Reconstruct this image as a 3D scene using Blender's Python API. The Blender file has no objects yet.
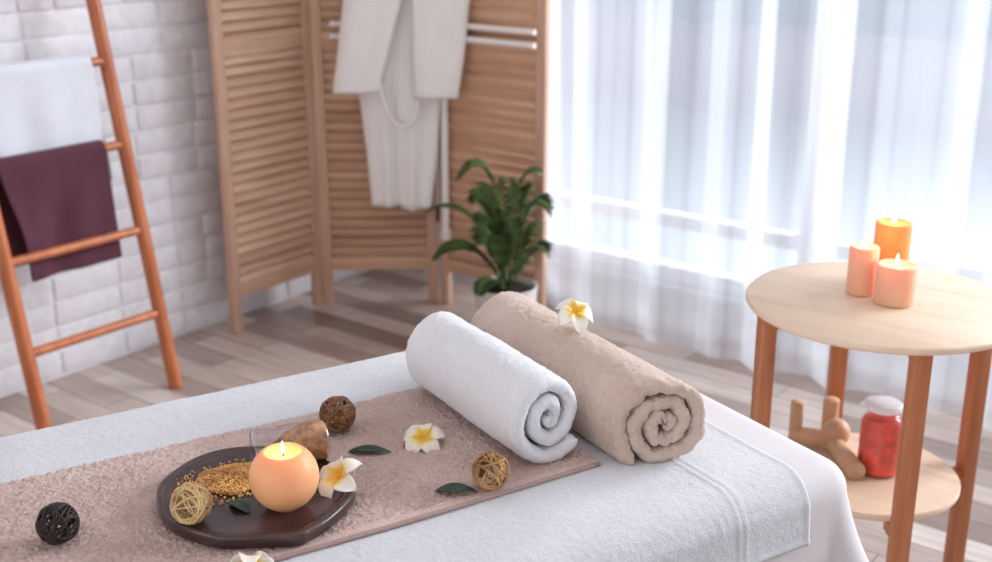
import bpy, bmesh, math, random
import numpy as np
from mathutils import Vector, Matrix, noise as mnoise
random.seed(7); np.random.seed(7)
PI = math.pi
SC = bpy.context.scene
COL = SC.collection

# ------------------------------------------------------------------ helpers
def lin(r, g, b):
    f = lambda c: (c/255/12.92 if c/255 <= .04045 else ((c/255+.055)/1.055)**2.4)
    return (f(r), f(g), f(b), 1.0)

class MB:
    """collects verts and faces; build() links them as ONE mesh object"""
    def __init__(s): s.v = []; s.f = []
    def add(s, vs, fs, M=None):
        o = len(s.v)
        s.v += [tuple(M @ Vector(p)) if M is not None else tuple(p) for p in vs]
        s.f += [tuple(i+o for i in f) for f in fs]
    def box(s, x0, x1, y0, y1, z0, z1, bev=0, M=None, seg=2):
        bm = bmesh.new(); bmesh.ops.create_cube(bm, size=1)
        for v in bm.verts:
            v.co = Vector(((x0+x1)/2+v.co.x*(x1-x0), (y0+y1)/2+v.co.y*(y1-y0), (z0+z1)/2+v.co.z*(z1-z0)))
        if bev: bmesh.ops.bevel(bm, geom=bm.edges[:], offset=bev, segments=seg, profile=.5, affect='EDGES')
        bm.verts.index_update()
        s.add([v.co[:] for v in bm.verts], [[v.index for v in f.verts] for f in bm.faces], M); bm.free()
    def rings(s, rings, closed=True, cap0=False, cap1=False, M=None, loop=False):
        n = len(rings[0]); vs = [p for r in rings for p in r]; fs = []
        m = len(rings)
        for i in range(m if loop else m-1):
            i2 = (i+1) % m
            for j in range(n if closed else n-1):
                k = (j+1) % n
                fs.append((i*n+j, i*n+k, i2*n+k, i2*n+j))
        if cap0: fs.append(tuple(reversed(range(n))))
        if cap1: fs.append(tuple((m-1)*n+j for j in range(n)))
        s.add(vs, fs, M)
    def lathe(s, prof, seg=32, M=None, wob=None):
        rs = []
        for r, z in prof:
            rs.append([(r*math.cos(2*PI*j/seg), r*math.sin(2*PI*j/seg), z) for j in range(seg)])
        s.rings(rs, True, prof[0][0] > 1e-6, prof[-1][0] > 1e-6, M)
    def tube(s, pts, r, seg=8, closed=False, M=None, flat=1.0, cap=True):
        pts = [Vector(p) for p in pts]; n = len(pts); rs = []
        up = None
        for i, p in enumerate(pts):
            if closed: t = pts[(i+1) % n]-pts[i-1]
            else: t = pts[min(i+1, n-1)]-pts[max(i-1, 0)]
            t.normalize()
            if up is None:
                a = Vector((0, 0, 1)) if abs(t.z) < .9 else Vector((1, 0, 0))
                up = (a-t*a.dot(t)).normalized()
            else: up = (up-t*up.dot(t)).normalized()
            b = t.cross(up); rr = r(i/(n-1)) if callable(r) else r
            rs.append([tuple(p+up*(rr*math.cos(2*PI*j/seg))+b*(rr*flat*math.sin(2*PI*j/seg))) for j in range(seg)])
        s.rings(rs, True, cap and not closed, cap and not closed, M, loop=closed)
    def build(s, name, mat, parent=None, smooth=True, loc=None, rotz=0, angle=None):
        me = bpy.data.meshes.new(name); me.from_pydata(s.v, [], s.f); me.update()
        bm = bmesh.new(); bm.from_mesh(me); bmesh.ops.recalc_face_normals(bm, faces=bm.faces[:]); bm.to_mesh(me); bm.free()
        o = bpy.data.objects.new(name, me); COL.objects.link(o)
        if mat: me.materials.append(mat)
        if smooth:
            me.polygons.foreach_set('use_smooth', [True]*len(me.polygons))
            if angle: me.set_sharp_from_angle(angle=math.radians(angle))
        if parent: o.parent = parent
        if loc is not None: o.location = loc
        if rotz: o.rotation_euler = (0, 0, rotz)
        return o

def tag(o, label, cat, group=None, kind=None):
    o['label'] = label; o['category'] = cat
    if group: o['group'] = group
    if kind: o['kind'] = kind
    return o
def thing(name, label, cat, loc=(0, 0, 0), rotz=0, group=None):
    o = bpy.data.objects.new(name, None); COL.objects.link(o); o.empty_display_size = .05
    o.location = loc; o.rotation_euler = (0, 0, rotz)
    return tag(o, label, cat, group)
def struct(o): o['kind'] = 'structure'; return o
def smoothstep(a, b, x):
    t = max(0, min(1, (x-a)/(b-a))); return t*t*(3-2*t)
def fuzz(o, amp, seed=1, low=0, scale=8, mask=None):
    """push the vertices along their normals: pile of the cloth and soft lumps"""
    me = o.data; n = len(me.vertices)
    co = np.empty(n*3); me.vertices.foreach_get('co', co); co = co.reshape(-1, 3)
    no = np.empty(n*3); me.vertex_normals.foreach_get('vector', no); no = no.reshape(-1, 3)
    rs = np.random.RandomState(seed); d = rs.normal(0, amp, n)
    if low: d += np.array([mnoise.noise(Vector(c)*scale)*low for c in co])
    if mask is not None: d *= np.array([mask(c) for c in co])
    co = co+no*d[:, None]
    me.vertices.foreach_set('co', co.ravel()); me.update()

# ------------------------------------------------------------------ materials
def newmat(name):
    m = bpy.data.materials.new(name); m.use_nodes = True
    nt = m.node_tree; b = nt.nodes['Principled BSDF']; return m, nt, b
def N(nt, t, **k):
    n = nt.nodes.new(t)
    for a, v in k.items(): setattr(n, a, v)
    return n
def ramp(nt, stops, src):
    r = N(nt, 'ShaderNodeValToRGB'); e = r.color_ramp.elements
    e[0].position, e[0].color = stops[0]; e[1].position, e[1].color = stops[-1]
    for p, c in stops[1:-1]:
        x = e.new(p); x.color = c
    nt.links.new(src, r.inputs[0]); return r.outputs[0]
def coords(nt, scale=(1, 1, 1), rot=(0, 0, 0), kind='Object'):
    t = N(nt, 'ShaderNodeTexCoord'); mp = N(nt, 'ShaderNodeMapping')
    mp.inputs['Scale'].default_value = scale; mp.inputs['Rotation'].default_value = rot
    nt.links.new(t.outputs[kind], mp.inputs[0]); return mp.outputs[0]
def bump(nt, b, h, strength=.3, dist=.01):
    bp = N(nt, 'ShaderNodeBump'); bp.inputs['Strength'].default_value = strength; bp.inputs['Distance'].default_value = dist
    nt.links.new(h, bp.inputs['Height']); nt.links.new(bp.outputs[0], b.inputs['Normal'])
def noise(nt, vec, scale, detail=4, rough=.55):
    n = N(nt, 'ShaderNodeTexNoise'); n.inputs['Scale'].default_value = scale; n.inputs['Detail'].default_value = detail
    n.inputs['Roughness'].default_value = rough; nt.links.new(vec, n.inputs['Vector']); return n.outputs['Fac']
def cloth(name, c1, c2, scale=250, bs=.5, bd=.003, sheen=.3, rough=.95):
    m, nt, b = newmat(name); v = coords(nt)
    f = noise(nt, v, scale, 3); g = noise(nt, v, 9, 3)
    mx = N(nt, 'ShaderNodeMath', operation='ADD'); nt.links.new(f, mx.inputs[0]); nt.links.new(g, mx.inputs[1])
    hf = N(nt, 'ShaderNodeMath', operation='MULTIPLY'); hf.inputs[1].default_value = .5; nt.links.new(mx.outputs[0], hf.inputs[0])
    nt.links.new(ramp(nt, [(.3, lin(*c1)), (.7, lin(*c2))], hf.outputs[0]), b.inputs['Base Color'])
    b.inputs['Roughness'].default_value = rough; b.inputs['Sheen Weight'].default_value = sheen
    b.inputs['Specular IOR Level'].default_value = .15
    bump(nt, b, f, bs, bd); return m
def wood(name, cols, scale=(4, 60, 60), rough=.5, bs=.15, rot=(0, 0, 0), coat=0, dist=1.2):
    m, nt, b = newmat(name); v = coords(nt, scale, rot)
    n1 = noise(nt, v, 1.0, 5, .6)
    w = N(nt, 'ShaderNodeTexNoise'); w.inputs['Scale'].default_value = .35; w.inputs['Detail'].default_value = 3; w.inputs['Distortion'].default_value = dist
    nt.links.new(v, w.inputs['Vector'])
    mx = N(nt, 'ShaderNodeMath', operation='ADD'); nt.links.new(n1, mx.inputs[0]); nt.links.new(w.outputs['Fac'], mx.inputs[1])
    hf = N(nt, 'ShaderNodeMath', operation='MULTIPLY'); hf.inputs[1].default_value = .5; nt.links.new(mx.outputs[0], hf.inputs[0])
    k = len(cols); st = [(.3+.4*i/(k-1), lin(*c)) for i, c in enumerate(cols)]
    nt.links.new(ramp(nt, st, hf.outputs[0]), b.inputs['Base Color'])
    b.inputs['Roughness'].default_value = rough; b.inputs['Coat Weight'].default_value = coat
    bump(nt, b, n1, bs, .002); return m
def plain(name, c, rough=.5, spec=.5, metal=0, var=.04, sss=0, srad=(.02, .01, .005), sscale=1.0):
    m, nt, b = newmat(name); v = coords(nt); f = noise(nt, v, 30, 3)
    lo = tuple(max(0, x*(1-var)) for x in c); hi = tuple(min(255, x*(1+var)) for x in c)
    nt.links.new(ramp(nt, [(.3, lin(*lo)), (.7, lin(*hi))], f), b.inputs['Base Color'])
    b.inputs['Roughness'].default_value = rough; b.inputs['Specular IOR Level'].default_value = spec; b.inputs['Metallic'].default_value = metal
    if sss:
        b.inputs['Subsurface Weight'].default_value = sss; b.inputs['Subsurface Radius'].default_value = srad; b.inputs['Subsurface Scale'].default_value = sscale
    return m
def thin_glass(name, tint=(.97, .98, 1, 1), opac=.06):
    m, nt, b = newmat(name); nt.nodes.remove(b); out = nt.nodes['Material Output']
    tr = N(nt, 'ShaderNodeBsdfTransparent'); tr.inputs[0].default_value = tint
    gl = N(nt, 'ShaderNodeBsdfGlossy'); gl.inputs['Roughness'].default_value = .05
    lw = N(nt, 'ShaderNodeLayerWeight'); lw.inputs['Blend'].default_value = .5
    fr = N(nt, 'ShaderNodeMath', operation='POWER'); fr.inputs[1].default_value = 3; nt.links.new(lw.outputs['Facing'], fr.inputs[0])
    ml = N(nt, 'ShaderNodeMath', operation='MULTIPLY'); ml.inputs[1].default_value = .55; nt.links.new(fr.outputs[0], ml.inputs[0])
    ad = N(nt, 'ShaderNodeMath', operation='ADD'); ad.inputs[1].default_value = opac; ad.use_clamp = True
    nt.links.new(ml.outputs[0], ad.inputs[0])
    mx = N(nt, 'ShaderNodeMixShader'); nt.links.new(ad.outputs[0], mx.inputs[0]); nt.links.new(tr.outputs[0], mx.inputs[1]); nt.links.new(gl.outputs[0], mx.inputs[2])
    nt.links.new(mx.outputs[0], out.inputs[0]); return m

M_brick = plain('painted_brick', (238, 235, 238), .6, .3, var=.03)
M_plaster = plain('white_plaster', (232, 231, 233), .85, .2, var=.01)
M_ladder = wood('orange_brown_wood', [(150, 78, 42), (186, 104, 60), (205, 126, 78)], (50, 50, 4), .4, coat=.1)
M_screen = wood('pale_screen_wood', [(178, 136, 110), (208, 168, 138), (226, 194, 167)], (3, 3, 45), .6)
M_stile = wood('pale_stile_wood', [(184, 142, 119), (206, 166, 141), (216, 180, 156)], (45, 45, 3), .6)
M_table = wood('light_oak', [(222, 190, 160), (238, 210, 182), (244, 221, 197)], (2.5, 40, 40), .45, rot=(0, 0, math.radians(7)), bs=.08)
M_leg = wood('oak_leg', [(158, 94, 58), (186, 116, 74), (204, 138, 96)], (40, 40, 4), .45)
M_mass = wood('beech_tool', [(186, 140, 105), (208, 165, 130), (218, 180, 148)], (30, 30, 6), .5)
M_tray = wood('dark_stained_wood', [(38, 22, 22), (62, 40, 40), (92, 66, 62)], (5, 35, 35), .34, coat=.25, bs=.3)
M_wterry = cloth('white_terry', (228, 228, 232), (244, 244, 247), 260, .5, .003)
M_cover = cloth('white_terry_cover', (204, 204, 209), (224, 224, 228), 260, .5, .003)
M_sheet = cloth('white_cotton', (218, 212, 213), (228, 223, 224), 500, .08, .001, .1)
M_runner = cloth('taupe_terry', (192, 158, 148), (240, 213, 203), 300, .7, .004)
M_taupe = cloth('beige_taupe_terry', (202, 176, 161), (230, 208, 194), 300, .6, .003)
M_hem = cloth('taupe_hem', (160, 132, 124), (190, 160, 150), 400, .2, .001)
M_maroon = cloth('maroon_cotton', (80, 44, 56), (96, 56, 68), 300, .3, .002, .15)
M_ltowel = cloth('white_ladder_towel', (212, 213, 220), (224, 226, 232), 260, .4, .003)
M_robe = cloth('white_waffle_robe', (243, 237, 233), (250, 246, 243), 200, .35, .002, .2)
M_metal = plain('white_painted_metal', (250, 242, 237), .4, .5, var=.01)
M_pot = plain('white_ceramic', (222, 219, 216), .35, .5, var=.02)
M_soil = plain('dark_soil', (48, 38, 32), .95, .1, var=.4)
M_frond = plain('frond_green', (70, 92, 46), .5, .4, var=.4)
M_leafd = plain('dark_leaf', (38, 68, 46), .35, .5, var=.25)
M_wick = plain('wick', (60, 45, 35), .9, .1)
M_waxball = plain('peach_wax', (255, 186, 136), .42, .4, sss=.75, srad=(.05, .018, .006), sscale=.6, var=.01)
M_waxor = plain('orange_wax', (255, 176, 104), .45, .4, sss=.75, srad=(.05, .018, .006), sscale=.6, var=.01)
M_waxpk = plain('peach_pink_wax', (255, 192, 162), .45, .4, sss=.75, srad=(.05, .018, .008), sscale=.6, var=.01)
M_salt = plain('golden_salt', (248, 166, 102), .5, .5, var=.25)
M_saltj = plain('amber_salt', (212, 132, 84), .6, .4, var=.4)
M_redsalt = plain('red_salt', (230, 84, 62), .55, .5, var=.18)
M_clear = thin_glass('clear_glass', opac=.09)
M_pane = thin_glass('window_pane', opac=.03)
M_jarglass = thin_glass('jar_glass', (1, .98, .98, 1), .03)
M_lid = plain('frosted_lid', (240, 238, 240), .3, .5, var=.01)
M_rblack = plain('rattan_black', (44, 30, 30), .5, .4, var=.2)
M_rbrown = plain('rattan_brown', (132, 92, 62), .55, .4, var=.35)
M_rtan = plain('rattan_tan', (176, 132, 84), .55, .4, var=.25)
M_rpale = plain('rattan_pale', (240, 192, 140), .5, .4, var=.18)
M_hinge = plain('hinge_metal', (70, 58, 54), .4, .5, metal=.6)
M_wframe = plain('white_window_frame', (240, 242, 246), .4, .5, var=.01)
M_outw = plain('outside_render', (226, 217, 220), .9, .1, var=.05)
M_outg = plain('outside_paving', (235, 237, 241), .9, .1, var=.05)

m, nt, b = newmat('frangipani_petal')
at = N(nt, 'ShaderNodeAttribute', attribute_name='tint')
nt.links.new(ramp(nt, [(0, lin(240, 176, 30)), (.28, lin(250, 208, 80)), (.55, lin(252, 246, 226)), (1, lin(250, 248, 242))], at.outputs['Fac']), b.inputs['Base Color'])
b.inputs['Roughness'].default_value = .5; b.inputs['Subsurface Weight'].default_value = .2; b.inputs['Subsurface Radius'].default_value = (.004, .004, .003)
M_petal = m

m, nt, b = newmat('flame'); nt.nodes.remove(b)
em = N(nt, 'ShaderNodeEmission'); em.inputs[0].default_value = (1, .72, .34, 1); em.inputs[1].default_value = 14
nt.links.new(em.outputs[0], nt.nodes['Material Output'].inputs[0]); M_flame = m

# floor boards: brick pattern, one tone per board
m, nt, b = newmat('floor_boards')
v = coords(nt)
br = N(nt, 'ShaderNodeTexBrick'); br.offset = .37; br.offset_frequency = 2; br.squash = 1
br.inputs['Color1'].default_value = (0, 0, 0, 1); br.inputs['Color2'].default_value = (1, 1, 1, 1); br.inputs['Mortar'].default_value = (.5, .5, .5, 1)
br.inputs['Scale'].default_value = 1; br.inputs['Mortar Size'].default_value = .0015; br.inputs['Brick Width'].default_value = .62; br.inputs['Row Height'].default_value = .105
nt.links.new(v, br.inputs['Vector'])
col = ramp(nt, [(0, lin(134, 110, 100)), (.35, lin(178, 156, 144)), (.7, lin(210, 192, 179)), (1, lin(226, 213, 202))], br.outputs['Color'])
g = noise(nt, coords(nt, (4, 45, 1)), 1, 5, .6)
gc = ramp(nt, [(.3, (.72, .70, .69, 1)), (.7, (1.05, 1.05, 1.05, 1))], g)
mx = N(nt, 'ShaderNodeMixRGB', blend_type='MULTIPLY'); mx.inputs[0].default_value = 1
nt.links.new(col, mx.inputs[1]); nt.links.new(gc, mx.inputs[2])
m2 = N(nt, 'ShaderNodeMixRGB'); m2.inputs[2].default_value = lin(82, 70, 66)
nt.links.new(br.outputs['Fac'], m2.inputs[0]); nt.links.new(mx.outputs[0], m2.inputs[1])
nt.links.new(m2.outputs[0], b.inputs['Base Color']); b.inputs['Roughness'].default_value = .34; b.inputs['Coat Weight'].default_value = .35; b.inputs['Coat Roughness'].default_value = .25
bump(nt, b, g, .06, .002); M_floor = m

# sheer curtain: a thin weave, denser where it is seen along its surface
m, nt, b = newmat('sheer_voile'); nt.nodes.remove(b)
geo = N(nt, 'ShaderNodeNewGeometry'); dp = N(nt, 'ShaderNodeVectorMath', operation='DOT_PRODUCT')
nt.links.new(geo.outputs['Normal'], dp.inputs[0]); nt.links.new(geo.outputs['Incoming'], dp.inputs[1])
ab = N(nt, 'ShaderNodeMath', operation='ABSOLUTE'); nt.links.new(dp.outputs['Value'], ab.inputs[0])
mxx = N(nt, 'ShaderNodeMath', operation='MAXIMUM'); mxx.inputs[1].default_value = .60; nt.links.new(ab.outputs[0], mxx.inputs[0])
iv = N(nt, 'ShaderNodeMath', operation='DIVIDE'); iv.inputs[0].default_value = 1; nt.links.new(mxx.outputs[0], iv.inputs[1])
pw = N(nt, 'ShaderNodeMath', operation='POWER'); pw.inputs[0].default_value = .67; nt.links.new(iv.outputs[0], pw.inputs[1])
tr = N(nt, 'ShaderNodeBsdfTransparent'); tl = N(nt, 'ShaderNodeBsdfTranslucent'); df = N(nt, 'ShaderNodeBsdfDiffuse')
tl.inputs[0].default_value = (.91, .945, 1, 1); df.inputs[0].default_value = (.91, .945, 1, 1)
a1 = N(nt, 'ShaderNodeMixShader'); a1.inputs[0].default_value = .4; nt.links.new(tl.outputs[0], a1.inputs[1]); nt.links.new(df.outputs[0], a1.inputs[2])
a2 = N(nt, 'ShaderNodeMixShader'); nt.links.new(pw.outputs[0], a2.inputs[0]); nt.links.new(a1.outputs[0], a2.inputs[1]); nt.links.new(tr.outputs[0], a2.inputs[2])
nt.links.new(a2.outputs[0], nt.nodes['Material Output'].inputs[0]); M_voile = m

# ------------------------------------------------------------------ room shell
XL, XR, YB, YF, ZC = -3.42, 2.3, -2.3, 3.75, 2.7
o = MB(); o.box(XL-.2, XR+.2, YB-.2, YF+.2, -.1, 0); struct(o.build('floor', M_floor, smooth=False))
o = MB(); o.box(XL-.2, XR+.2, YB-.2, YF+.2, ZC, ZC+.1); struct(o.build('ceiling', M_plaster, smooth=False))
# painted brick wall, courses of real bricks over a mortar bed
o = MB(); o.box(XL-.2, XL-.006, YB-.2, YF+.2, 0, ZC)
rnd = random.Random(3); H_, L_ = .0845, .252; z = .006; row = 0
while z < 2.1:
    y = .3-(row % 2)*L_/2-rnd.random()*.02
    while y < YF:
        if rnd.random() < .12: l = L_*.5
        else: l = L_
        jx = rnd.uniform(-.003, .003); g1 = .0055
        Mx = Matrix.Rotation(rnd.uniform(-.006, .006), 4, 'Z'); cen = Vector((XL, y+l/2, z+H_/2))
        Mx = Matrix.Translation(cen) @ Mx @ Matrix.Rotation(rnd.uniform(-.006, .006), 4, 'X')
        o.box(-.03, jx, -l/2+g1, l/2-g1, -H_/2+g1*rnd.uniform(.6, 1.1), H_/2-g1*rnd.uniform(.6, 1.1), .005, Mx, 2)
        y += l
    z += H_; row += 1
struct(o.build('wall_left', M_brick, angle=50))
# window wall: opening from X=-2.85 to 2.0, sill at 0.14
WX0, WX1, WZ0, WZ1 = -2.8, 2.0, .14, 2.45
o = MB(); o.box(XL, WX0, YF, YF+.2, 0, ZC); o.box(WX1, XR, YF, YF+.2, 0, ZC); o.box(WX0, WX1, YF, YF+.2, 0, WZ0); o.box(WX0, WX1, YF, YF+.2, WZ1, ZC)
struct(o.build('wall_back', M_plaster, smooth=False))
def window(name, P, ax, x0, x1, z0, z1, nm, rails=()):
    """frame bars, with the glass as its part; ax: 'X' window in the XZ plane, 'Y' in the YZ plane"""
    f = MB(); g = MB()
    def bx(m, a0, a1, d0, d1, c0, c1, bv=.004):
        if ax == 'X': m.box(a0, a1, P+d0, P+d1, c0, c1, bv)
        else: m.box(P+d0, P+d1, a0, a1, c0, c1, bv)
    w = .06
    bx(f, x0, x1, .0, .07, z0, z0+w); bx(f, x0, x1, .0, .07, z1-w, z1)
    bx(f, x0, x0+w, .0, .07, z0+w, z1-w); bx(f, x1-w, x1, .0, .07, z0+w, z1-w)
    for i in range(1, nm):
        xx = x0+(x1-x0)*i/nm; bx(f, xx-w/2, xx+w/2, .002, .068, z0+w, z1-w)
    for rz in rails: bx(f, x0+w, x1-w, .004, .066, rz-.025, rz+.025)
    bx(g, x0+w, x1-w, .03, .036, z0+w, z1-w, 0)
    o = struct(f.build(name, M_wframe, smooth=False)); gl = g.build('window_glass', M_pane, o, smooth=False); gl['kind'] = 'structure'
window('window_1', YF+.06, 'X', WX0, WX1, WZ0, WZ1, 4, (.375,))
# right and front walls behind the camera; the front one has an unseen window, added to let fill light in
o = MB(); o.box(XR, XR+.2, YB-.2, YF+.2, 0, ZC); struct(o.build('wall_right', M_plaster, smooth=False))
FX0, FX1 = -3.0, 1.8
o = MB(); o.box(XL, FX0, YB-.2, YB, 0, ZC); o.box(FX1, XR, YB-.2, YB, 0, ZC); o.box(FX0, FX1, YB-.2, YB, 0, .7); o.box(FX0, FX1, YB-.2, YB, 2.5, ZC)
struct(o.build('wall_front', M_plaster, smooth=False))
window('window_2', YB-.14, 'X', FX0, FX1, .7, 2.5, 4)
# outside, seen faintly through the voile
o = MB(); o.box(-40, 40, YF+.8, 60, -3.2, -3); struct(o.build('ground', M_outg, smooth=False))
o = MB(); o.box(-40, 40, 23, 23.4, -3, -1.25); o.box(-40, 40, 22.9, 23.5, -1.25, -1.15); struct(o.build('wall_outside', M_outw, smooth=False))

# ------------------------------------------------------------------ sheer curtain
rnd = random.Random(12)
xs = []; x = -3.38
folds = []; fx = -3.6
while fx < 2.2:
    folds.append((fx, rnd.uniform(.045, .10), rnd.uniform(.03, .07))); fx += rnd.uniform(.15, .36)
def cy_(x, zz):
    t = zz/2.5; base = 3.60-.07*smoothstep(-2.55, -2.2, x)
    y = 0
    for fx, w, a in folds:
        q = (x-fx-.02*math.sin(zz*1.3+fx*7)*(1-t))/(w*(1.25-.35*t))
        if abs(q) < 3: y -= a*math.exp(-q*q)
    return base+.03+y+.010*math.sin(x*17+zz)+.003*math.sin(x*47+1.7*zz)
nx, nz = 620, 30; rs = []
for i in range(nz+1):
    zz = .012+(2.5-.012)*i/nz
    rs.append([(-3.38+5.5*j/nx+.006*math.sin(j*.9)*(1 if i else 1), cy_(-3.38+5.5*j/nx, zz), zz+(.004*math.sin(j*.21) if i == 0 else 0)) for j in range(nx+1)])
o = MB(); o.rings(rs, closed=False)
tag(o.build('sheer_curtain', M_voile), 'long white sheer curtain hanging in soft folds across the bright window', 'curtain')

# ------------------------------------------------------------------ ladder with two towels
LX = lambda zz: -3.051-.198*zz
lad = thing('wooden_ladder', 'orange-brown wooden towel ladder leaning on the white brick wall', 'ladder', (-3.051, 2.0, 0))
YL, YR = 1.757, 2.232
def lp(y, zz): return (LX(zz)+3.051, y-2.0, zz)
for y in (YL, YR):
    q = MB(); q.tube([lp(y, 0), lp(y, .01), lp(y, .6), lp(y, 1.2), lp(y, 1.62)], .0225, 16); q.build('rail', M_ladder, lad, angle=60)
for zz in (.25, .518, .786, 1.042, 1.31, 1.56):
    q = MB(); q.tube([lp(YL, zz), lp(YR, zz)], .0145, 12); q.build('rung', M_ladder, lad, angle=60)
def hung_towel(name, y0, y1, zr, front, back, mat, label, sl=0, wav=.006, seed=0, fold=None):
    """a towel folded over a rung: front flap, turn over the rung, back flap"""
    xr = LX(zr); r = .021; m = MB(); rows = []
    path = []
    n = 22
    for i in range(n+1): path.append((r, -front*(1-i/n), 'f'))
    for i in range(1, 9):
        a = PI*i/9; path.append((r*math.cos(a), r*math.sin(a), 't'))
    for i in range(n+1): path.append((-r, -back*i/n, 'b'))
    ny = 46
    for px, pz, w in path:
        row = []
        for j in range(ny+1):
            s = j/ny; y = y0+(y1-y0)*s
            dz = -pz; k = min(1, dz/.15) if dz > 0 else 0
            wv = wav*k*(math.sin(s*9+seed)+.6*math.sin(s*17+seed*2.3+dz*5))
            yy = y; xx = xr+px+wv
            if fold and w == 'f':
                e = fold*smoothstep(0, .25, dz)*(1-smoothstep(0, .35, s)); yy += e; xx += .35*e*(1-s*3 if s < .33 else 0)
            if w == 'f': yy += sl*dz
            row.append((xx, yy, zr+pz))
        rows.append(row)
    m.rings(rows, closed=False)
    o = m.build(name, mat); md = o.modifiers.new('thickness', 'SOLIDIFY'); md.thickness = .007; md.offset = 1
    sb = o.modifiers.new('soft', 'SUBSURF'); sb.levels = 1; sb.render_levels = 1
    return tag(o, label, 'towel', 'towels hung on the ladder')
hung_towel('hanging_towel', 1.79, 2.15, .786, .35, .31, M_maroon, 'dark maroon towel folded over a ladder rung below the white towel', .05, .006, 1, .035)
hung_towel('hanging_towel', 1.80, 2.165, 1.042, .37, .33, M_ltowel, 'white towel folded over the upper ladder rung above the maroon towel', .10, .004, 2.2)

# ------------------------------------------------------------------ folding screen
scr = thing('folding_screen', 'three-panel folding screen of pale wood louvres standing in the room corner', 'screen', (-3.0, 3.25, 0))
def panel(A, B, h=1.75, tilt=60):
    A = Vector((*A, 0)); B = Vector((*B, 0)); t = (B-A); w = t.length; ang = math.atan2(t.y, t.x)
    M = Matrix.Translation(A-Vector((-3.0, 3.25, 0))) @ Matrix.Rotation(ang, 4, 'Z')
    s = .040; d = .013
    f = MB()
    f.box(0, s, -d, d, 0, h, .003, M); f.box(w-s, w, -d, d, 0, h, .003, M)
    p = f.build('panel_frame', M_stile, scr, angle=40)
    for z0, z1 in ((.135, .185), (1.0, 1.05), (h-.07, h-.01)):
        r = MB(); r.box(s, w-s, -d*.85, d*.85, z0, z1, .002, M); r.build('rail', M_screen, p, angle=40)
    l = MB(); zz = .203
    while zz < h-.08:
        if not (1.0 < zz < 1.05):
            l.box(s, w-s, -.0225, .0225, -.0035, .0035, .002, M @ Matrix.Translation((0, 0, zz)) @ Matrix.Rotation(math.radians(tilt), 4, 'X'))
        zz += .0375
    l.build('louvres', M_screen, p, angle=40)
    return p
panel((-3.285, 2.672), (-3.285, 3.122)); panel((-3.279, 3.127), (-2.938, 3.420), tilt=-62); panel((-2.915, 3.42), (-2.425, 3.42), tilt=-62)
for (x, y), zs in (((-3.268, 3.128), (.36, 1.4)), ((-2.921, 3.405), (.36, 1.4))):
    for zz in zs:
        q = MB(); q.tube([(x+3.0, y-3.25, zz-.03), (x+3.0, y-3.25, zz+.03)], .006, 8); q.build('hinge', M_hinge, scr)

# ------------------------------------------------------------------ towel stand and robe
PC = Vector((-3.262, 3.15, 0)); PT = Vector((.764, .645, 0)); PN = Vector((.645, -.764, 0))
def pp(t, off, zz): return PC+PT*t+PN*off+Vector((0, 0, zz))
base = pp(.455, .075, 0)
rk = thing('towel_rack', 'white metal rail rack with paired arms fixed on the folding screen', 'towel rack', base)
q = MB(); q.tube([(0, 0, .27), (0, 0, 1.72)], .0145, 12); q.build('post', M_metal, rk, angle=60)
for zz in (1.082, 1.037):
    q = MB(); q.tube([Vector((0, 0, zz)), pp(.045, .05, zz)-base], .0105, 10); q.build('arm', M_metal, rk, angle=60)
    q = MB(); q.tube([Vector((0, 0, zz)), Vector((-2.447, 3.375, zz))-base], .0105, 10); q.build('arm', M_metal, rk, angle=60)
for zz in (.29, 1.66):
    q = MB(); q.box(-.013, .013, -.013, .020, zz-.02, zz+.02, .002, Matrix.Rotation(math.radians(-10), 4, 'Z')); q.build('bracket', M_metal, rk)

robe = thing('bathrobe', 'white bathrobe with loose belt hanging in front of the folding screen', 'bathrobe', pp(.28, .1, .39))
RB = pp(.28, .1, .39)
def loft(secs, seg=56, ripple=0, nr=5, ph=0, open_end=True):
    """secs: (t centre, z, half width, depth, offset from panel, ripple factor)"""
    rs = []
    for k, (tc, zz, hw, dp, off, rf) in enumerate(secs):
        ring = []
        for j in range(seg):
            a = 2*PI*j/seg; c, s_ = math.cos(a), math.sin(a)
            e = math.copysign(abs(s_)**.7, s_)
            rp = ripple*rf*(math.sin(nr*c*2.2+ph+zz*1.5)+.5*math.sin(nr*c*4.1+ph*2-zz*2))
            ring.append(tuple(pp(tc+hw*c, off+dp*e+rp, zz)-RB))
        rs.append(ring)
    return rs
def interp(ks, n=26):
    out = []
    for i in range(n+1):
        u = i/n*(len(ks)-1); a = min(int(u), len(ks)-2); f = u-a
        f = f*f*(3-2*f)*.5+f*.5
        out.append(tuple(ks[a][q]*(1-f)+ks[a+1][q]*f for q in range(6)))
    return out
def cloth_part(name, secs, **k):
    q = MB(); q.rings(loft(interp(secs), **k), True, False, True)
    o = q.build(name, M_robe, robe); md = o.modifiers.new('thickness', 'SOLIDIFY'); md.thickness = .006; md.offset = -1
    return o
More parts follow.
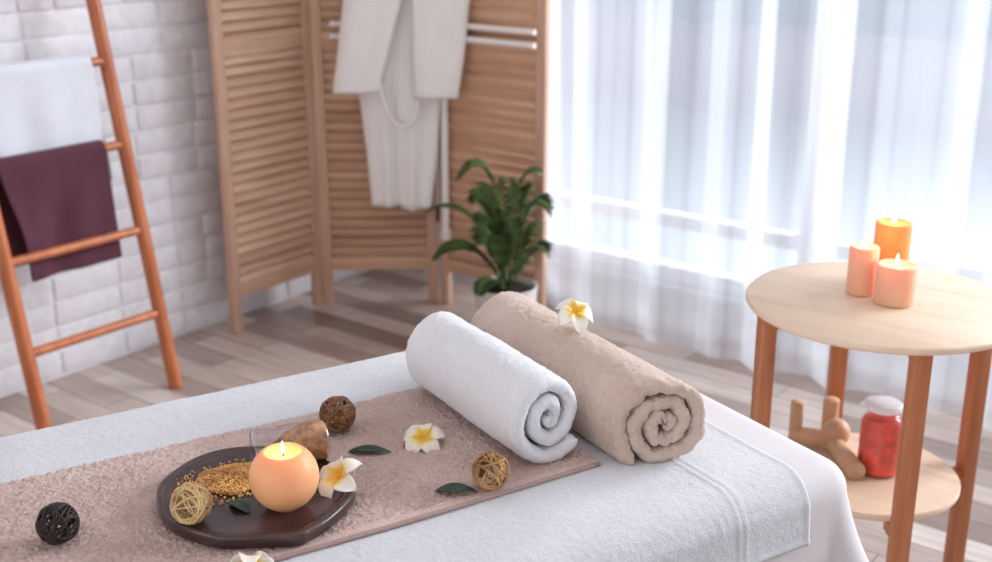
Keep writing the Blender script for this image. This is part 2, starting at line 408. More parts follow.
#                 t     z    hw    dp   off
cloth_part('skirt', [(.235, .408, .058, .02, .075, 1), (.23, .6, .066, .024, .075, .9), (.225, .85, .085, .028, .075, .7), (.26, 1.15, .11, .03, .08, .4), (.32, 1.5, .08, .03, .075, .1)], ripple=.011, nr=1.7, ph=.6)
cloth_part('skirt', [(.345, .398, .056, .022, .085, 1), (.352, .6, .075, .024, .085, .9), (.36, .85, .085, .026, .082, .7), (.37, 1.15, .1, .028, .082, .4), (.36, 1.5, .08, .03, .078, .1)], ripple=.011, nr=1.7, ph=2.1)
def tilt(o, fn):
    for v in o.data.vertices: v.co = fn(v.co.copy())
cloth_part('sleeve', [(.136, .850, .082, .03, .155, .6), (.165, .98, .09, .036, .155, .9), (.208, 1.18, .104, .04, .15, .9), (.27, 1.38, .085, .035, .13, .5), (.33, 1.5, .06, .03, .10, .1)], ripple=.007, nr=1.6, ph=1)
cloth_part('sleeve', [(.428, .828, .078, .03, .155, .6), (.438, .98, .092, .036, .155, .9), (.45, 1.18, .102, .04, .15, .9), (.43, 1.38, .085, .035, .13, .5), (.38, 1.5, .06, .03, .10, .1)], ripple=.007, nr=1.6, ph=2.6)
q = MB(); bp = [(.215, .95), (.222, .87), (.236, .80), (.262, .742), (.295, .715), (.328, .722), (.352, .755), (.365, .81), (.37, .88)]
q.tube([pp(t, .150, zz)-RB for t, zz in bp], .0125, 8, flat=.6); o = q.build('belt', M_robe, robe); o.modifiers.new('soft', 'SUBSURF').levels = 1
q = MB(); q.lathe([(.0, 0), (.012, .0), (.016, .01), (.012, .02), (0, .022)], 12, Matrix.Translation(pp(.35, .08, 1.5)-RB)); q.build('collar', M_robe, robe)

# ------------------------------------------------------------------ potted plant
pot = thing('potted_plant', 'green palm-like plant in a white pot standing before the folding screen', 'plant', (-2.455, 3.225, 0))
q = MB(); q.lathe([(0, 0), (.075, 0), (.085, .006), (.106, .12), (.112, .205), (.114, .212), (.109, .214), (.105, .206), (.103, .17)], 40); q.lathe([(.104, .171), (0, .171)], 40)
q.build('pot', M_pot, pot, angle=50)
q = MB(); rs = [[((.104*k/6)*math.cos(2*PI*j/30), (.104*k/6)*math.sin(2*PI*j/30), .19+.03*(1-(k/6)**2)+random.uniform(-.003, .003)) for j in range(30)] for k in range(6, 0, -1)]
q.rings(rs, True, False, True); q.build('soil', M_soil, pot)
Rr = Vector((.790, .6125, 0)); Aw = Vector((-.6125, .790, 0))
def frond(pts, wid, seed=0, n=26):
    """pts: (right, away, up) control points; leaflets both sides of an arching rachis"""
    rnd = random.Random(seed)
    P = [Rr*a+Aw*b_+Vector((0, 0, c)) for a, b_, c in pts]
    def bez(t):
        k = list(P)
        while len(k) > 1: k = [k[i].lerp(k[i+1], t) for i in range(len(k)-1)]
        return k[0]
    m = MB(); m.tube([bez(i/20) for i in range(21)], lambda t: .0055*(1-.75*t), 6)
    for i in range(n):
        t = .22+.78*i/(n-1); p = bez(t); tg = (bez(min(1, t+.01))-bez(t-.01)).normalized()
        side = tg.cross(Vector((0, 0, 1)))
        if side.length < .3: side = tg.cross(Aw)
        side.normalize(); nrm = side.cross(tg).normalized()
        L = wid*(math.sin(PI*(.12+.85*(t-.22)/.78))**.6)
        for sg in (-1, 1):
            dr = (side*sg*.8+tg*.75+nrm*.15*rnd.uniform(.5, 1.5)).normalized()
            w = .0085; a0 = p; a1 = p+dr*L*.5+nrm*.004; a2 = p+dr*L-Vector((0, 0, .012*L/.05))
            ww = tg*w
            m.add([a0-ww*.6, a0+ww*.6, a1+ww, a2, a1-ww], [(0, 1, 2, 3, 4)])
    o = m.build('frond', M_frond, pot); o.modifiers.new('thickness', 'SOLIDIFY').thickness = .0012
for i, (pts, w) in enumerate([
    ([(0, 0, .2), (-.01, 0, .42), (-.03, .0, .76), (-.16, -.02, .61)], .085),
    ([(.01, 0, .2), (.02, .02, .40), (.03, .02, .66), (.11, 0, .62)], .07),
    ([(.01, -.01, .2), (.04, -.02, .36), (.07, -.06, .60), (.14, -.06, .50)], .11),
    ([(0, 0, .2), (-.04, .02, .34), (-.12, .02, .56), (-.27, .0, .485)], .05),
    ([(0, -.01, .2), (-.05, -.03, .30), (-.12, -.06, .43), (-.24, -.06, .34)], .10),
    ([(.01, -.01, .2), (.05, -.04, .28), (.08, -.08, .41), (.135, -.08, .36)], .09),
    ([(0, -.02, .2), (-.02, -.06, .34), (-.03, -.12, .50), (-.07, -.16, .42)], .10),
    ([(0, .02, .2), (-.03, .07, .36), (-.06, .10, .55), (-.10, .13, .52)], .08),
    ([(0, -.03, .2), (-.03, -.08, .26), (-.06, -.13, .30), (-.09, -.17, .24)], .055),
    ([(-.01, 0, .2), (-.03, -.02, .36), (-.05, -.03, .55), (-.11, -.05, .53)], .09)]):
    frond(pts, w, i)

# ------------------------------------------------------------------ side table
TC = (-.832, 2.412); TZ = .72
tb = thing('side_table', 'round light oak side table with lower shelf standing by the curtain', 'table', (*TC, 0))
q = MB(); q.lathe([(0, TZ-.019), (.274, TZ-.019), (.282, TZ-.015), (.285, TZ-.010), (.2845, TZ-.004), (.281, TZ), (0, TZ)], 96); q.build('table_top', M_table, tb, angle=50)
SZ = .318
q = MB(); q.lathe([(0, SZ-.016), (.198, SZ-.016), (.201, SZ-.012), (.201, SZ-.003), (.199, SZ), (0, SZ)], 80); q.build('shelf', M_table, tb, angle=50)
def tpol(r, a):
    a = math.radians(a); R_, A_ = r*math.cos(a), r*math.sin(a)
    return (R_*.945-A_*.326, R_*.326+A_*.945)
for a in (209, 289, 30, 110):
    x, y = tpol(.256 if a == 209 else .250, a); M = Matrix.Translation((x, y, 0)) @ Matrix.Rotation(math.atan2(y, x), 4, 'Z')
    q = MB(); q.box(-.0168, .0168, -.0187, .0187, 0, TZ-.019, .004, M); lg = q.build('leg', M_leg, tb, angle=40)
    x2, y2 = tpol(.2135, a); M2 = Matrix.Translation((x2, y2, 0)) @ Matrix.Rotation(math.atan2(y, x), 4, 'Z')
    q = MB(); q.box(-.03, .024, -.013, .013, SZ-.040, SZ-.0165, .003, M2); q.build('shelf_support', M_leg, tb, angle=40)
    q = MB(); q.box(-.045, -.0172, -.010, .010, TZ-.05, TZ-.0195, .003, M); q.build('corner_block', M_leg, tb, angle=40)
K = .874

def flame_parts(root, zz, s=1.0, power=.35):
    q = MB(); q.tube([(0, 0, zz-.004), (.0006, 0, zz+.004), (.0015, 0, zz+.010*s)], .0012, 6); q.build('wick', M_wick, root)
    q = MB(); q.lathe([(0, 0), (.0035*s, .003*s), (.0052*s, .009*s), (.0046*s, .016*s), (.0024*s, .025*s), (.0006*s, .033*s), (0, .035*s)], 14, Matrix.Translation((0, 0, zz+.004)))
    q.build('flame', M_flame, root)
    L = bpy.data.lights.new('candle_light', 'POINT'); L.energy = power; L.color = (1, .62, .28); L.shadow_soft_size = .012
    lo = bpy.data.objects.new('candle_light', L); COL.objects.link(lo); lo.parent = root; lo.location = (0, 0, zz+.02*s)
def pillar(loc, r, h, mat, label, rec=.006):
    loc = (loc[0]*K, loc[1]*K, TZ); r *= K; h *= K
    t = thing('pillar_candle', label, 'candle', loc, 0, 'pillar candles on the side table')
    q = MB(); q.lathe([(0, 0), (r-.004, 0), (r-.001, .002), (r, .006), (r, h-.004), (r-.001, h-.001), (r-.004, h), (r-.010, h-.001), (r-.014, h-rec*.8), (.006, h-rec), (0, h-rec)], 40)
    q.build('wax_body', mat, t, angle=70); flame_parts(t, h-rec, .7, .08); return t
pillar((-1.014, 2.775, TZ), .0355, .122, M_waxpk, 'slim peach-pink pillar candle left of the two others on the table')
pillar((-1.0, 2.925, TZ), .045, .152, M_waxor, 'tall orange pillar candle standing behind the two shorter candles')
pillar((-.924, 2.754, TZ), .047, .098, M_waxpk, 'short wide peach candle standing in front of the tall orange candle')

# jar of red bath salt and the wooden massager on the shelf
jar = thing('glass_jar', 'glass jar with frosted lid holding red bath salt on the shelf', 'jar', (-.926*K, 2.781*K, SZ))
jar.scale = (K, K, K)
ns = 8
def octo(r, zz, rot=PI/8): 
    out = []
    for k in range(8):
        for s_ in (-.14, .14):
            a = 2*PI*k/8+rot+s_; out.append((r*math.cos(a), r*math.sin(a), zz))
    return out
q = MB(); q.rings([octo(.048, 0), octo(.054, .006), octo(.054, .132), octo(.047, .152), octo(.036, .160), octo(.036, .172)], True, True, False); q.build('jar_body', M_jarglass, jar, angle=40)
q = MB(); q.lathe([(0, .172), (.043, .172), (.045, .175), (.045, .186), (.041, .190), (0, .190)], 32); q.build('lid', M_lid, jar, angle=50)
q = MB(); q.rings([octo(.047, .003), octo(.0522, .008), octo(.0522, .131), octo(.0455, .147), octo(.02, .150)], True, True, True)
o = q.build('bath_salt', M_redsalt, loc=(-.926*K, 2.781*K, SZ+.001), angle=40); o.scale = (K, K, K)
tag(o, 'red bath salt filling the lidded glass jar on the shelf', 'bath salt', kind='stuff')
ms = thing('wooden_massager', 'wooden massage tool with round pegs lying on the shelf beside the jar', 'massager', (-1.04*K, 2.80*K, SZ)); ms.scale = (K, K, K)
def rl(a, b_, c): return Rr*a+Aw*b_+Vector((0, 0, c))
q = MB(); q.tube([rl(-.105, .075, .028), rl(-.103, .073, .028), rl(-.05, .052, .028), rl(.01, .032, .028), rl(.012, .031, .028)], lambda t: .018 if t in (0, 1) else .0235, 20); q.build('body', M_mass, ms, angle=50)
q = MB(); q.tube([rl(-.006, .03, .025), rl(-.006, .028, .025), rl(-.002, -.05, .025), rl(.006, -.140, .025), rl(.0062, -.144, .025)], lambda t: .020 if t in (0, 1) else .0245, 20); q.build('arm', M_mass, ms, angle=50)
for a, b_, h, r in ((-.098, .07, .125, .017), (-.004, .085, .125, .021)):
    q = MB(); q.tube([rl(a, b_, .0), rl(a, b_, h-.006), rl(a, b_, h-.003), rl(a, b_, h)], lambda t, r=r: r if t < .9 else r*.85, 20); q.build('peg', M_mass, ms, angle=50)
q = MB(); q.lathe([(.037*math.sin(PI*k/16), .037*-math.cos(PI*k/16)) for k in range(17)], 24, Matrix.Translation(rl(.0, .035, .052))); q.build('knob', M_mass, ms)

# ------------------------------------------------------------------ massage bed (local axes: +x to the bed's end, -y towards the camera side)
O = Vector((-1.361, 1.962, 0)); D = Vector((.3544, .9351, 0)); NV = Vector((.9351, -.3544, 0)); BR = math.atan2(.9351, .3544)
def bed(u, v, zz=0): return O+D*u+NV*v+Vector((0, 0, zz))
LU, WV = 1.9, .80
bd = thing('massage_bed', 'massage bed under a white sheet in the middle of the room', 'bed', bed(0, 0, 0), BR)
q = MB(); q.box(-LU+.015, -.015, -WV+.015, -.015, .52, .682, .04, seg=4); q.build('mattress', M_sheet, bd)
q = MB(); q.box(-LU+.05, -.05, -WV+.05, -.05, .44, .52, .005); q.build('bed_frame', M_stile, bd, angle=40)
for u in (-LU+.12, -.12):
    for v in (.1, WV-.1):
        q = MB(); q.box(u-.03, u+.03, -v-.03, -v+.03, 0, .44, .004); q.build('leg', M_stile, bd, angle=40)
# sheet, draped to near the floor
def plan(ins, cr, n=None):
    """rounded rectangle of the bed, inset by ins (negative: outset), walked anticlockwise in (u,-v)"""
    x0, x1, y0, y1 = -LU+ins, .034-ins, -WV-.012+ins, .014-ins
    pts = []; cr = max(.0005, min(cr, (y1-y0)/2-.0005))
    def arc(cx_, cy_, a0):
        for k in range(13): a = a0+PI/2*k/12; pts.append((cx_+cr*math.cos(a), cy_+cr*math.sin(a), math.cos(a), math.sin(a)))
    def line(p, q_, nx_, ny_, m):
        for k in range(1, m): t = k/m; pts.append((p[0]+(q_[0]-p[0])*t, p[1]+(q_[1]-p[1])*t, nx_, ny_))
    arc(x1-cr, y1-cr, 0); line((x1-cr, y1), (x0+cr, y1), 0, 1, 90)
    arc(x0+cr, y1-cr, PI/2); line((x0, y1-cr), (x0, y0+cr), -1, 0, 30)
    arc(x0+cr, y0+cr, PI); line((x0+cr, y0), (x1-cr, y0), 0, -1, 90)
    arc(x1-cr, y0+cr, 1.5*PI); line((x1, y0+cr), (x1, y1-cr), 1, 0, 30)
    return pts
ZS = .690; rs = []; CR = .055; RE = .05
for ins in (.3995, .33, .25, .17, .11, .08): rs.append([(x, y, ZS) for x, y, a, b_ in plan(ins, max(.002, CR-ins))])
for k in range(9):
    a = PI/2*k/8; ins = RE*(1-math.sin(a)); rs.append([(x, y, ZS-RE*(1-math.cos(a))) for x, y, _, _ in plan(ins, max(.03, CR-ins))])
base_ = plan(0, CR)
for k in range(1, 22):
    dz = .5*k/21; row = []
    for i, (x, y, a, b_) in enumerate(base_):
        ph = x*9+y*11
        corner = abs(a*b_)*2
        wv = (.012*math.sin(ph*1.3)+.010*math.sin(ph*2.9+1))*smoothstep(.12, .5, dz)+corner*.15*smoothstep(-.03, .4, dz)+.02*dz
        row.append((x+a*wv, y+b_*wv, ZS-RE-dz))
    rs.append(row)
q = MB(); q.rings(rs, True, False, False)
o = q.build('bed_sheet', M_sheet, loc=bed(0, 0), rotz=BR); md = o.modifiers.new('thickness', 'SOLIDIFY'); md.thickness = .0025; md.offset = -1
tag(o, 'smooth white sheet draped over the massage bed, hanging down its end', 'sheet')
# white terry cover: across the bed, hanging over both long sides, hem short of the bed's end
def cover_prof():
    """(v, z, outward) along the cross-section, from the far hem to the near hem"""
    P = []; r = RE+.005; zt = ZS+.007; st = .0042
    hang_f, hang_n = .12, .055
    n = int(hang_f/st)
    for k in range(n): P.append((-.020, zt-r-hang_f*(1-k/n)))
    m = int(r*PI/2/st)
    for k in range(m): a = PI/2*k/m; P.append((-.020+r*(1-math.cos(a)), zt-r+r*math.sin(a)))
    n2 = int((WV+.034-2*r)/st)
    for k in range(n2+1): P.append((-.020+r+(WV+.034-2*r)*k/n2, zt))
    for k in range(1, m+1): a = PI/2*k/m; P.append((WV+.014-r+r*math.sin(a), zt-r+r*math.cos(a)))
    n = int(hang_n/st)
    for k in range(1, n+1): P.append((WV+.014+.004*k/n, zt-r-hang_n*k/n))
    return P
PR = cover_prof(); U0, U1 = -1.86, -.083; nu = int((U1-U0)/.0042); rs = []
for i in range(nu+1):
    u = U0+(U1-U0)*i/nu
    rd = 0
    for c, w, h in ((-.226, .0025, .0022), (-.212, .0025, .0022), (U1-.004, .005, .002)): rd += h*math.exp(-((u-c)/w)**2)
    row = []
    for k, (v, zz) in enumerate(PR):
        ed = min(k, len(PR)-1-k)*.0042
        rr = rd+.002*math.exp(-((ed-.004)/.004)**2)
        up = zz > ZS-.03
        lo = .0018*mnoise.noise(Vector((u*5, v*5, 3)))+.0006*mnoise.noise(Vector((u*14, v*9, 8)))
        out = 0 if up else (1 if v > .4 else -1)
        row.append((u, -(v+out*(rr+lo*1.5+.0016)), zz+(rr+lo+.0016 if up else 0)))
    rs.append(row)
q = MB(); q.rings(rs, closed=False); o = q.build('terry_cover', M_cover, loc=bed(0, 0), rotz=BR)
def msk(c):
    u = c[0]
    return .25 if (-.232 < u < -.206 or u > U1-.012) else (1.0 if u < -.206 else .7)
fuzz(o, .00045, 5, 0, 1, msk)
md = o.modifiers.new('thickness', 'SOLIDIFY'); md.thickness = .003; md.offset = -1
tag(o, 'white terry towel spread over the massage bed, its hem short of the end', 'towel')
ZT = ZS+.0085
# taupe runner
RV0, RV1, RU0, RU1 = .208, .612, -1.75, -.335
st = .0027; nu = int((RU1-RU0)/st); nv = int((RV1-RV0)/st)
rs = []
for i in range(nu+1):
    u = RU0+(RU1-RU0)*i/nu
    row = [(u+.003*math.sin(k*.05), -(RV0+(RV1-RV0)*k/nv+.003*math.sin(u*7)), ZT+.0065+.0016*mnoise.noise(Vector((u*9, k*.03, 2)))) for k in range(nv+1)]
    rs.append(row)
q = MB(); q.rings(rs, closed=False); o = q.build('terry_runner', M_runner, loc=bed(0, 0), rotz=BR)
fuzz(o, .0015, 9, 0, 1, lambda c: .2 if (-c[1] > RV1-.013) else 1)
md = o.modifiers.new('thickness', 'SOLIDIFY'); md.thickness = .0055; md.offset = -1
tag(o, 'taupe terry towel laid lengthwise as a runner along the bed', 'towel')
q = MB(); q.tube([(RU0+(RU1-RU0)*k/80, -(RV1+.003+.003*math.sin((RU0+(RU1-RU0)*k/80)*7)), ZT+.0045) for k in range(81)], .0036, 8, flat=1.0)
h_ = q.build('hem', M_hem, o)
ZR = ZT+.0075

# ------------------------------------------------------------------ rolled towels
def roll(name, u0, v0, v1, ang, R, turns, pitch, thick, mat, label, seed, tail=-.6, core=.7, wrinkle=0, fz=.0011, oval=1.0, zb=ZT, shear=0):
    """spiral ribbon swept along the roll's axis; local x = bed u, local y = -v"""
    rnd = random.Random(seed); L = v1-v0
    ds = .0034; th0 = 2*PI*turns
    ths = []; t = 0.0
    while t < th0:
        ths.append(t); r = max(.008, R-thick/2-pitch*(th0-t)/(2*PI)); t += ds/r
    ths.append(th0); nT = len(ths)
    h = thick/2
    ax = [0, .0012, .003, .0055, .009, .012]; na = int((L-.024)/.0034)
    ss = ax+[.012+(L-.024)*k/na for k in range(1, na)]+[L-x for x in reversed(ax)]
    rings = []
    o3 = Vector((seed*3.1, 1.7, 5.2))
    for s in ss:
        e = min(s, L-s); front = L-s
        fe = math.sqrt(max(0, 1-max(0, (h-e)/h)**2)) if e < h else 1
        fe = max(fe, .12)
        outer = []; inner = []
        for th in ths:
            a = th-th0+tail; rc = max(.004, R-h-pitch*(th0-th)/(2*PI))
            e2 = min(th, th0-th)*max(rc, .012); f2 = math.sqrt(max(0, 1-((h-e2)/h)**2)) if e2 < h else 1
            hh = h*fe*max(f2, .12)*(1+.10*mnoise.noise(Vector((th*1.3, s*10, seed))))
            wob = .0022*mnoise.noise(Vector((math.cos(a)*1.6+th*.25, math.sin(a)*1.6, s*7))+o3)
            if wrinkle:
                fz_ = math.exp(-(front/.05)**2)
                wob += wrinkle*fz_*(mnoise.noise(Vector((a*2.2, th*.4, front*9))+o3)*1.4+.7*mnoise.noise(Vector((a*5.5, th*.7, front*14))+o3))
                wob -= wrinkle*.8*fz_*math.exp(-((a % (2*PI)-1.45)/.10)**2)+wrinkle*.7*fz_*math.exp(-((a % (2*PI)-1.05)/.08)**2)
            sy = .0035*mnoise.noise(Vector((th*.8, seed, 2 if s < L/2 else 7)))*math.exp(-(e/.03)**2)
            cx_ = core+(1-core)*min(1, rc/(R*.75))
            for hs, lst in ((hh, outer), (-hh, inner)):
                rr = rc+hs+wob
                x = rr*math.cos(a)*cx_; zz = rr*math.sin(a)*oval
                lim = -R*.93*oval
                if zz < lim: zz = lim+(zz-lim)*.15
                lst.append((x, -(v0+s+sy+shear*x*(s/L)**3)+ (v0+v1)/2, zz))
        rings.append(outer+inner[::-1])
    zmin = min(p[2] for r in rings for p in r)
    q = MB(); q.rings([[(x, y, zz-zmin) for x, y, zz in r] for r in rings], True)
    n = nT
    # end strips between the outer and inner faces
    for ri, flip in ((0, 0), (len(rings)-1, 1)):
        b0 = ri*2*n
        for j in range(n-1): q.f.append((b0+j, b0+j+1, b0+2*n-2-j, b0+2*n-1-j))
    o = q.build(name, mat, loc=bed(u0, (v0+v1)/2, zb), rotz=BR-ang)
    fuzz(o, fz, seed, 0)
    return tag(o, label, 'towel', 'rolled towels on the bed')
roll('rolled_towel', -.403, .222, .580, .0, .080, 2.4, .028, .0248, M_wterry, 'white towel rolled up, lying on the taupe runner beside the taupe roll', 4, tail=-.75, core=.74, fz=.0006, oval=1.05, zb=ZR-.001)
roll('rolled_towel', -.236, .160, .660, .035, .084, 2.9, .0245, .0222, M_taupe, 'thick taupe towel rolled up beside the white roll near the bed end', 8, tail=-2.2, core=.9, wrinkle=.0050, fz=.0009, zb=ZT-.001, shear=.38)

# ------------------------------------------------------------------ tray
def catmull(P, k=5):
    n = len(P); out = []
    for i in range(n):
        p0, p1, p2, p3 = P[i-1], P[i], P[(i+1) % n], P[(i+2) % n]
        for j in range(k):
            t = j/k
            out.append(tuple(.5*((2*p1[c])+(-p0[c]+p2[c])*t+(2*p0[c]-5*p1[c]+4*p2[c]-p3[c])*t*t+(-p0[c]+3*p1[c]-3*p2[c]+p3[c])*t**3) for c in (0, 1)))
    return out
tp = [(-.966, .415), (-.947, .369), (-.907, .333), (-.872, .314), (-.834, .309), (-.787, .324), (-.746, .356), (-.719, .404), (-.705, .446), (-.703, .488), (-.714, .541), (-.77, .589), (-.812, .609), (-.837, .612), (-.909, .575), (-.93, .560), (-.96, .514), (-.973, .466)]
TCu, TCv = -.838, .46
tl_ = catmull([(u-TCu, -(v-TCv)) for u, v in tp], 5)
tray = thing('wooden_tray', 'dark brown wooden tray with wavy rim lying on the taupe runner', 'tray', bed(TCu, TCv, ZR), BR)
def tl(k, zz): return [(x*k, y*k, zz) for x, y in tl_]
q = MB(); q.rings([tl(.93, 0), tl(.965, .002), tl(.985, .008), tl(1, .015), tl(.998, .020), tl(.985, .0225), tl(.955, .0225), tl(.94, .0215), tl(.928, .019), tl(.916, .0185), tl(.9, .0195), tl(.885, .0195), tl(.87, .0175), tl(.85, .0170), tl(.5, .0168)], True, True, True)
q.build('board', M_tray, tray, angle=55)
ZB = ZR+.0170
# salt pile spilled from the jar
rnd = random.Random(5)
q = MB(); poly = [(-.905, .398), (-.885, .366), (-.85, .366), (-.80, .378), (-.80, .425), (-.835, .455), (-.868, .455), (-.892, .432)]
cx0, cy0 = -.85, .41
def inpoly(x, y):
    r = False
    for i in range(len(poly)):
        (x1, y1), (x2, y2) = poly[i-1], poly[i]
        if (y1 > y) != (y2 > y) and x < (x2-x1)*(y-y1)/(y2-y1)+x1: r = not r
    return r
cnt = 0
while cnt < 3600:
    u = rnd.uniform(-.925, -.79); v = rnd.uniform(.35, .47)
    ins = inpoly(u, v)
    if not ins:
        d_ = math.hypot((u-cx0)/.06, (v-cy0)/.05)
        if rnd.random() > .05 or d_ > 1.6: continue
    kx = math.hypot((u-cx0)/.062, (v-cy0)/.05); hgt = max(0, .011*(1-kx*kx*.8)) if ins else 0
    s = rnd.uniform(.0014, .0030); zz = ZB+s*.5+rnd.random()*hgt
    Mq = Matrix.Translation(bed(u, v, zz)-bed(cx0, cy0, ZB)) @ Matrix.Rotation(rnd.random()*6, 4, (rnd.random(), rnd.random(), rnd.random()+.1)) @ Matrix.Scale(s, 4)
    q.add([(-.5, -.5, -.5), (.6, -.4, -.5), (.5, .5, -.4), (-.4, .5, -.5), (-.4, -.4, .5), (.4, -.5, .5), (.5, .4, .5), (-.5, .5, .4)],
          [(0, 3, 2, 1), (4, 5, 6, 7), (0, 1, 5, 4), (1, 2, 6, 5), (2, 3, 7, 6), (3, 0, 4, 7)], Mq); cnt += 1
tag(q.build('salt_pile', M_salt, loc=bed(cx0, cy0, ZB), smooth=False), 'golden coarse bath salt spilled over the dark tray before the jar', 'bath salt', kind='stuff')
# glass tube jar lying behind the candle
JR, JL = .031, .112; jd = (Vector((-.708, .418))-Vector((-.812, .397))).normalized()
jw = (D*jd.x+NV*jd.y); jrot = math.atan2(jw.y, jw.x)
jc = bed(-.812, .393, ZB+JR+.001)
jt = thing('glass_vial', 'clear glass jar of amber salt lying on its side behind the candle', 'jar', jc-Vector((0, 0, JR)), jrot)
MJ = Matrix.Translation((0, 0, JR)) @ Matrix.Rotation(PI/2, 4, 'Y')
q = MB(); q.lathe([(JR-.001, 0), (JR, .001), (JR, JL-.006), (JR-.002, JL-.002), (JR-.006, JL), (0, JL)], 40, MJ)
q.tube([(0+.001, (JR)*math.cos(2*PI*k/40), JR+JR*math.sin(2*PI*k/40)) for k in range(40)], .0014, 6, closed=True); q.build('glass', M_clear, jt, angle=50)
q = MB(); rs = []
for k in range(41):
    xx = .006+(JL-.010)*k/40; hl = -.018+.0455*smoothstep(0, .85, k/40)+.0008*math.sin(k*1.7)
    ring = []
    r = JR-.0025; a_h = math.asin(max(-.98, min(.98, hl/r)))
    for j in range(49): a = PI-a_h+(PI+2*a_h)*j/48; ring.append((xx, r*math.cos(a), JR+r*math.sin(a)))
    for j in range(1, 8):
        f = j/8; p0, p1 = ring[48], ring[0]; ring.append((xx, p0[1]+(p1[1]-p0[1])*f, p0[2]+(p1[2]-p0[2])*f+.0015*math.sin(j*3+k*2)))
    rs.append(ring)
q.rings(rs, True, True, True); o = q.build('bath_salt', M_saltj, loc=jt.location, rotz=jrot); fuzz(o, .0008, 3)
tag(o, 'amber coarse salt inside the glass jar lying behind the candle', 'bath salt', kind='stuff')
# ball candle
bc = thing('ball_candle', 'lit peach ball candle standing on the dark wooden tray', 'candle', bed(-.814, .523, ZB))
R = .0485; pr = [(0, 0), (.018, 0)]
for k in range(3, 29):
    a = -PI/2+PI*k/32
    if a > .90: break
    pr.append((R*math.cos(a), max(.0003, R*.965+R*math.sin(a))))
rt = pr[-1][0]; zt_ = pr[-1][1]
pr += [(rt-.003, zt_+.0018), (rt-.006, zt_+.001), (rt-.009, zt_-.003), (.010, zt_-.0055), (0, zt_-.006)]
q = MB(); q.lathe(pr, 56); q.build('wax_body', M_waxball, bc, angle=80); flame_parts(bc, zt_-.006, .55, .05)

# ------------------------------------------------------------------ rattan balls
def rattan(loc, R, mat, label, seed, n=16, tr=.0017):
    rnd = random.Random(seed); m = MB()
    for i in range(n):
        nrm = Vector((rnd.gauss(0, 1), rnd.gauss(0, 1), rnd.gauss(0, 1))).normalized()
        a = nrm.orthogonal().normalized(); b_ = nrm.cross(a); off = rnd.uniform(-.45, .45)*R; rr = math.sqrt(R*R-off*off)*rnd.uniform(.93, .985)
        ph = rnd.random()*6; pts = []
        for k in range(32):
            t = 2*PI*k/32; w = 1+.03*math.sin(3*t+ph)
            pts.append(nrm*off+(a*math.cos(t)+b_*math.sin(t))*rr*w+Vector((0, 0, R)))
        m.tube(pts, tr*rnd.uniform(.7, 1.25), 6, closed=True)
    zm = min(p[2] for p in m.v); m.v = [(p[0], p[1], p[2]-zm) for p in m.v]
    return tag(m.build('rattan_ball', mat, loc=loc), label, 'rattan ball', 'rattan balls on the bed')
rattan(bed(-1.102, .424, ZR-.001), .0275, M_rblack, 'black woven rattan ball lying alone on the runner left of the tray', 1, 26, .0018)
rattan(bed(-.940, .497, ZB), .0285, M_rpale, 'pale straw woven ball lying on the dark wooden tray', 2, 22, .0012)
rattan(bed(-.634, .300, ZR-.001), .029, M_rbrown, 'dark brown woven rattan ball behind the lying glass jar', 3, 28, .0018)
rattan(bed(-.523, .598, ZR-.001), .0275, M_rtan, 'tan woven rattan ball in front of the white rolled towel', 4, 20, .0017)

# ------------------------------------------------------------------ frangipani flowers and leaves
def petal(root, ang, L, W, cup, droop, mat, seed):
    rnd = random.Random(seed); m = MB(); nl, nw = 12, 8; rows = []
    for i in range(nl+1):
        t = i/nl; w = W*max(0, math.sin(PI*(.10+.90*t)**1.45))**.6+.0006
        row = []
        for j in range(nw+1):
            s = j/nw*2-1
            x = L*t; y = w*.5*s+.004*t*t; zz = cup*math.sin(min(1, t*1.1)*PI*.5)*L-droop*L*t**2.6+.22*w*s*s*(1-.6*t)-.0035*s*t
            row.append((x, y, zz+.0008*math.sin(seed)))
        rows.append(row)
    m.rings(rows, closed=False, M=Matrix.Rotation(ang, 4, 'Z'))
    o = m.build('petal', mat, root)
    at = o.data.attributes.new('tint', 'FLOAT', 'POINT')
    at.data.foreach_set('value', [i/nl for i in range(nl+1) for j in range(nw+1)])
    o.modifiers.new('thickness', 'SOLIDIFY').thickness = .0009; return o
def flower(loc, L, label, tiltv, spin, cup=.5, droop=.55):
    t = thing('frangipani_flower', label, 'flower', loc, 0, 'frangipani flowers on the bed')
    up = Vector(tiltv).normalized(); t.rotation_mode = 'QUATERNION'
    t.rotation_quaternion = up.to_track_quat('Z', 'Y') @ Matrix.Rotation(spin, 4, 'Z').to_quaternion()
    for k in range(5):
        petal(t, 2*PI*k/5, L*(1+.07*math.sin(k*2.1+spin)), L*.80, cup, droop*(1+.25*math.sin(k*1.7+spin)), M_petal, k+int(spin*10))
    q = MB(); q.tube([(0, 0, -.010), (0, 0, -.004), (0, 0, .003)], lambda x: .0018+.0012*x, 8); o = q.build('flower_tube', M_petal, t)
    o.data.attributes.new('tint', 'FLOAT', 'POINT').data.foreach_set('value', [.12]*len(o.data.vertices))
    return t
cam_dir = Vector((-.61, .79, 0))
flower(bed(-.540, .418, ZR+.010), .036, 'white and yellow frangipani flower lying between brown ball and white roll', (.25, -.5, 1), .4, .35, .6)
flower(bed(-.727, .515, ZB+.016), .036, 'white frangipani flower leaning at the tray edge right of the candle', (-.1, -.75, .8), 1.0, .5, .5)
flower(bed(-.234, .398, ZT+.169), .036, 'white frangipani flower resting on top of the taupe rolled towel', (.55, -.4, 1), .9, .3, .75)
flower(bed(-.905, .632, ZR+.008), .036, 'white frangipani flower at the near edge below the tray', (-.7, .8, .75), .2, .35, .7)
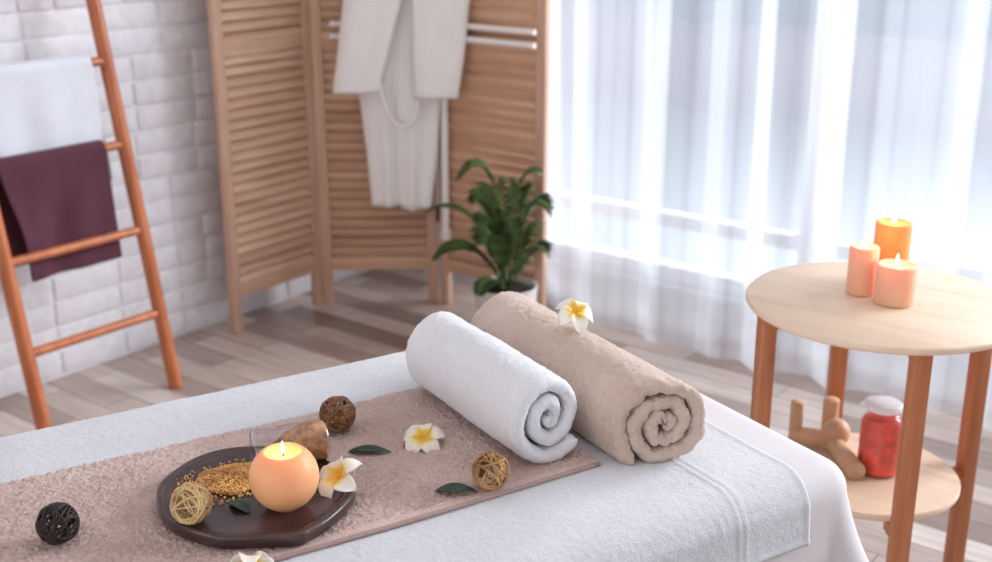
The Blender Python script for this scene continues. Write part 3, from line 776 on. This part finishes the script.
def leaf(loc, L, W, rotz, label, curl=.15, tiltx=0):
    m = MB(); rows = []
    for i in range(17):
        t = i/16; w = W*math.sin(PI*t**.85)**.9+.0006
        rows.append([(L*(t-.5), w*.5*s, L*curl*math.sin(PI*t)+.12*w*abs(s)) for s in (-1, -.6, -.2, 0, .2, .6, 1)])
    m.rings(rows, closed=False)
    o = m.build('green_leaf', M_leafd, loc=loc); o.rotation_euler = (tiltx, 0, rotz); o.modifiers.new('thickness', 'SOLIDIFY').thickness = .0009
    return tag(o, label, 'leaf', 'loose green leaves')
def wdir(u, v):
    w = D*u+NV*v; return math.atan2(w.y, w.x)
leaf(bed(-.625, .400, ZR+.002), .068, .022, wdir(.055, .035), 'narrow green leaf lying on the runner beside the candle-side flower', .06)
leaf(bed(-.574, .585, ZR+.002), .064, .024, wdir(.045, .03), 'pointed green leaf lying near the runner edge before the tan ball', .08)
leaf(bed(-.870, .492, ZB+.001), .050, .022, wdir(.012, .06), 'dark green leaf lying on the tray between pale ball and candle', .06)

# ------------------------------------------------------------------ light
w = bpy.data.worlds.new('sky'); SC.world = w; w.use_nodes = True
bg = w.node_tree.nodes['Background']; bg.inputs[0].default_value = (.78, .89, 1.0, 1); bg.inputs[1].default_value = 0.34
def area(name, loc, rot, sx, sy, e, col=(1, 1, 1)):
    L = bpy.data.lights.new(name, 'AREA'); L.shape = 'RECTANGLE'; L.size = sx; L.size_y = sy; L.energy = e; L.color = col
    o = bpy.data.objects.new(name, L); COL.objects.link(o); o.location = loc; o.rotation_euler = rot; return o
dl = area('daylight_back', (6.0, 13.0, 6.6), (0, 0, 0), 9.0, 5.0, 4700, (.95, .975, 1))
dl.rotation_euler = (Vector((-1.2, 2.0, .8))-dl.location).to_track_quat('-Z', 'Y').to_euler()
area('front_fill', (-.6, YB-.3, 1.6), (PI/2, 0, 0), 4.8, 1.8, 52, (1, .97, .94))  # added fill lamp at the unseen front window, brightens surfaces facing the camera
area('overhead_fill', (-1.0, 1.6, ZC-.02), (0, 0, 0), 2.6, 2.6, 8, (1, .98, .96))  # added overhead fill for the bed top, not a fitting of the room

# ------------------------------------------------------------------ camera
cam = bpy.data.cameras.new('camera'); co = bpy.data.objects.new('camera', cam); COL.objects.link(co)
cam.sensor_width = 36; cam.lens = 1205/992*36; cam.clip_start = .05
pitch, yaw = math.radians(18.063), math.radians(37.768)
co.location = (0, 0, 1.55); co.rotation_euler = (PI/2-pitch, 0, yaw)
cam.dof.use_dof = True; cam.dof.focus_distance = 1.82; cam.dof.aperture_fstop = 3.6
SC.camera = co
SC.view_settings.view_transform = 'Standard'; SC.view_settings.look = 'None'; SC.view_settings.gamma = 1
SC.view_settings.exposure = 0.3; SC.view_settings.use_curve_mapping = False
SC.cycles.max_bounces = 10; SC.cycles.transparent_max_bounces = 16; SC.cycles.sample_clamp_indirect = 6
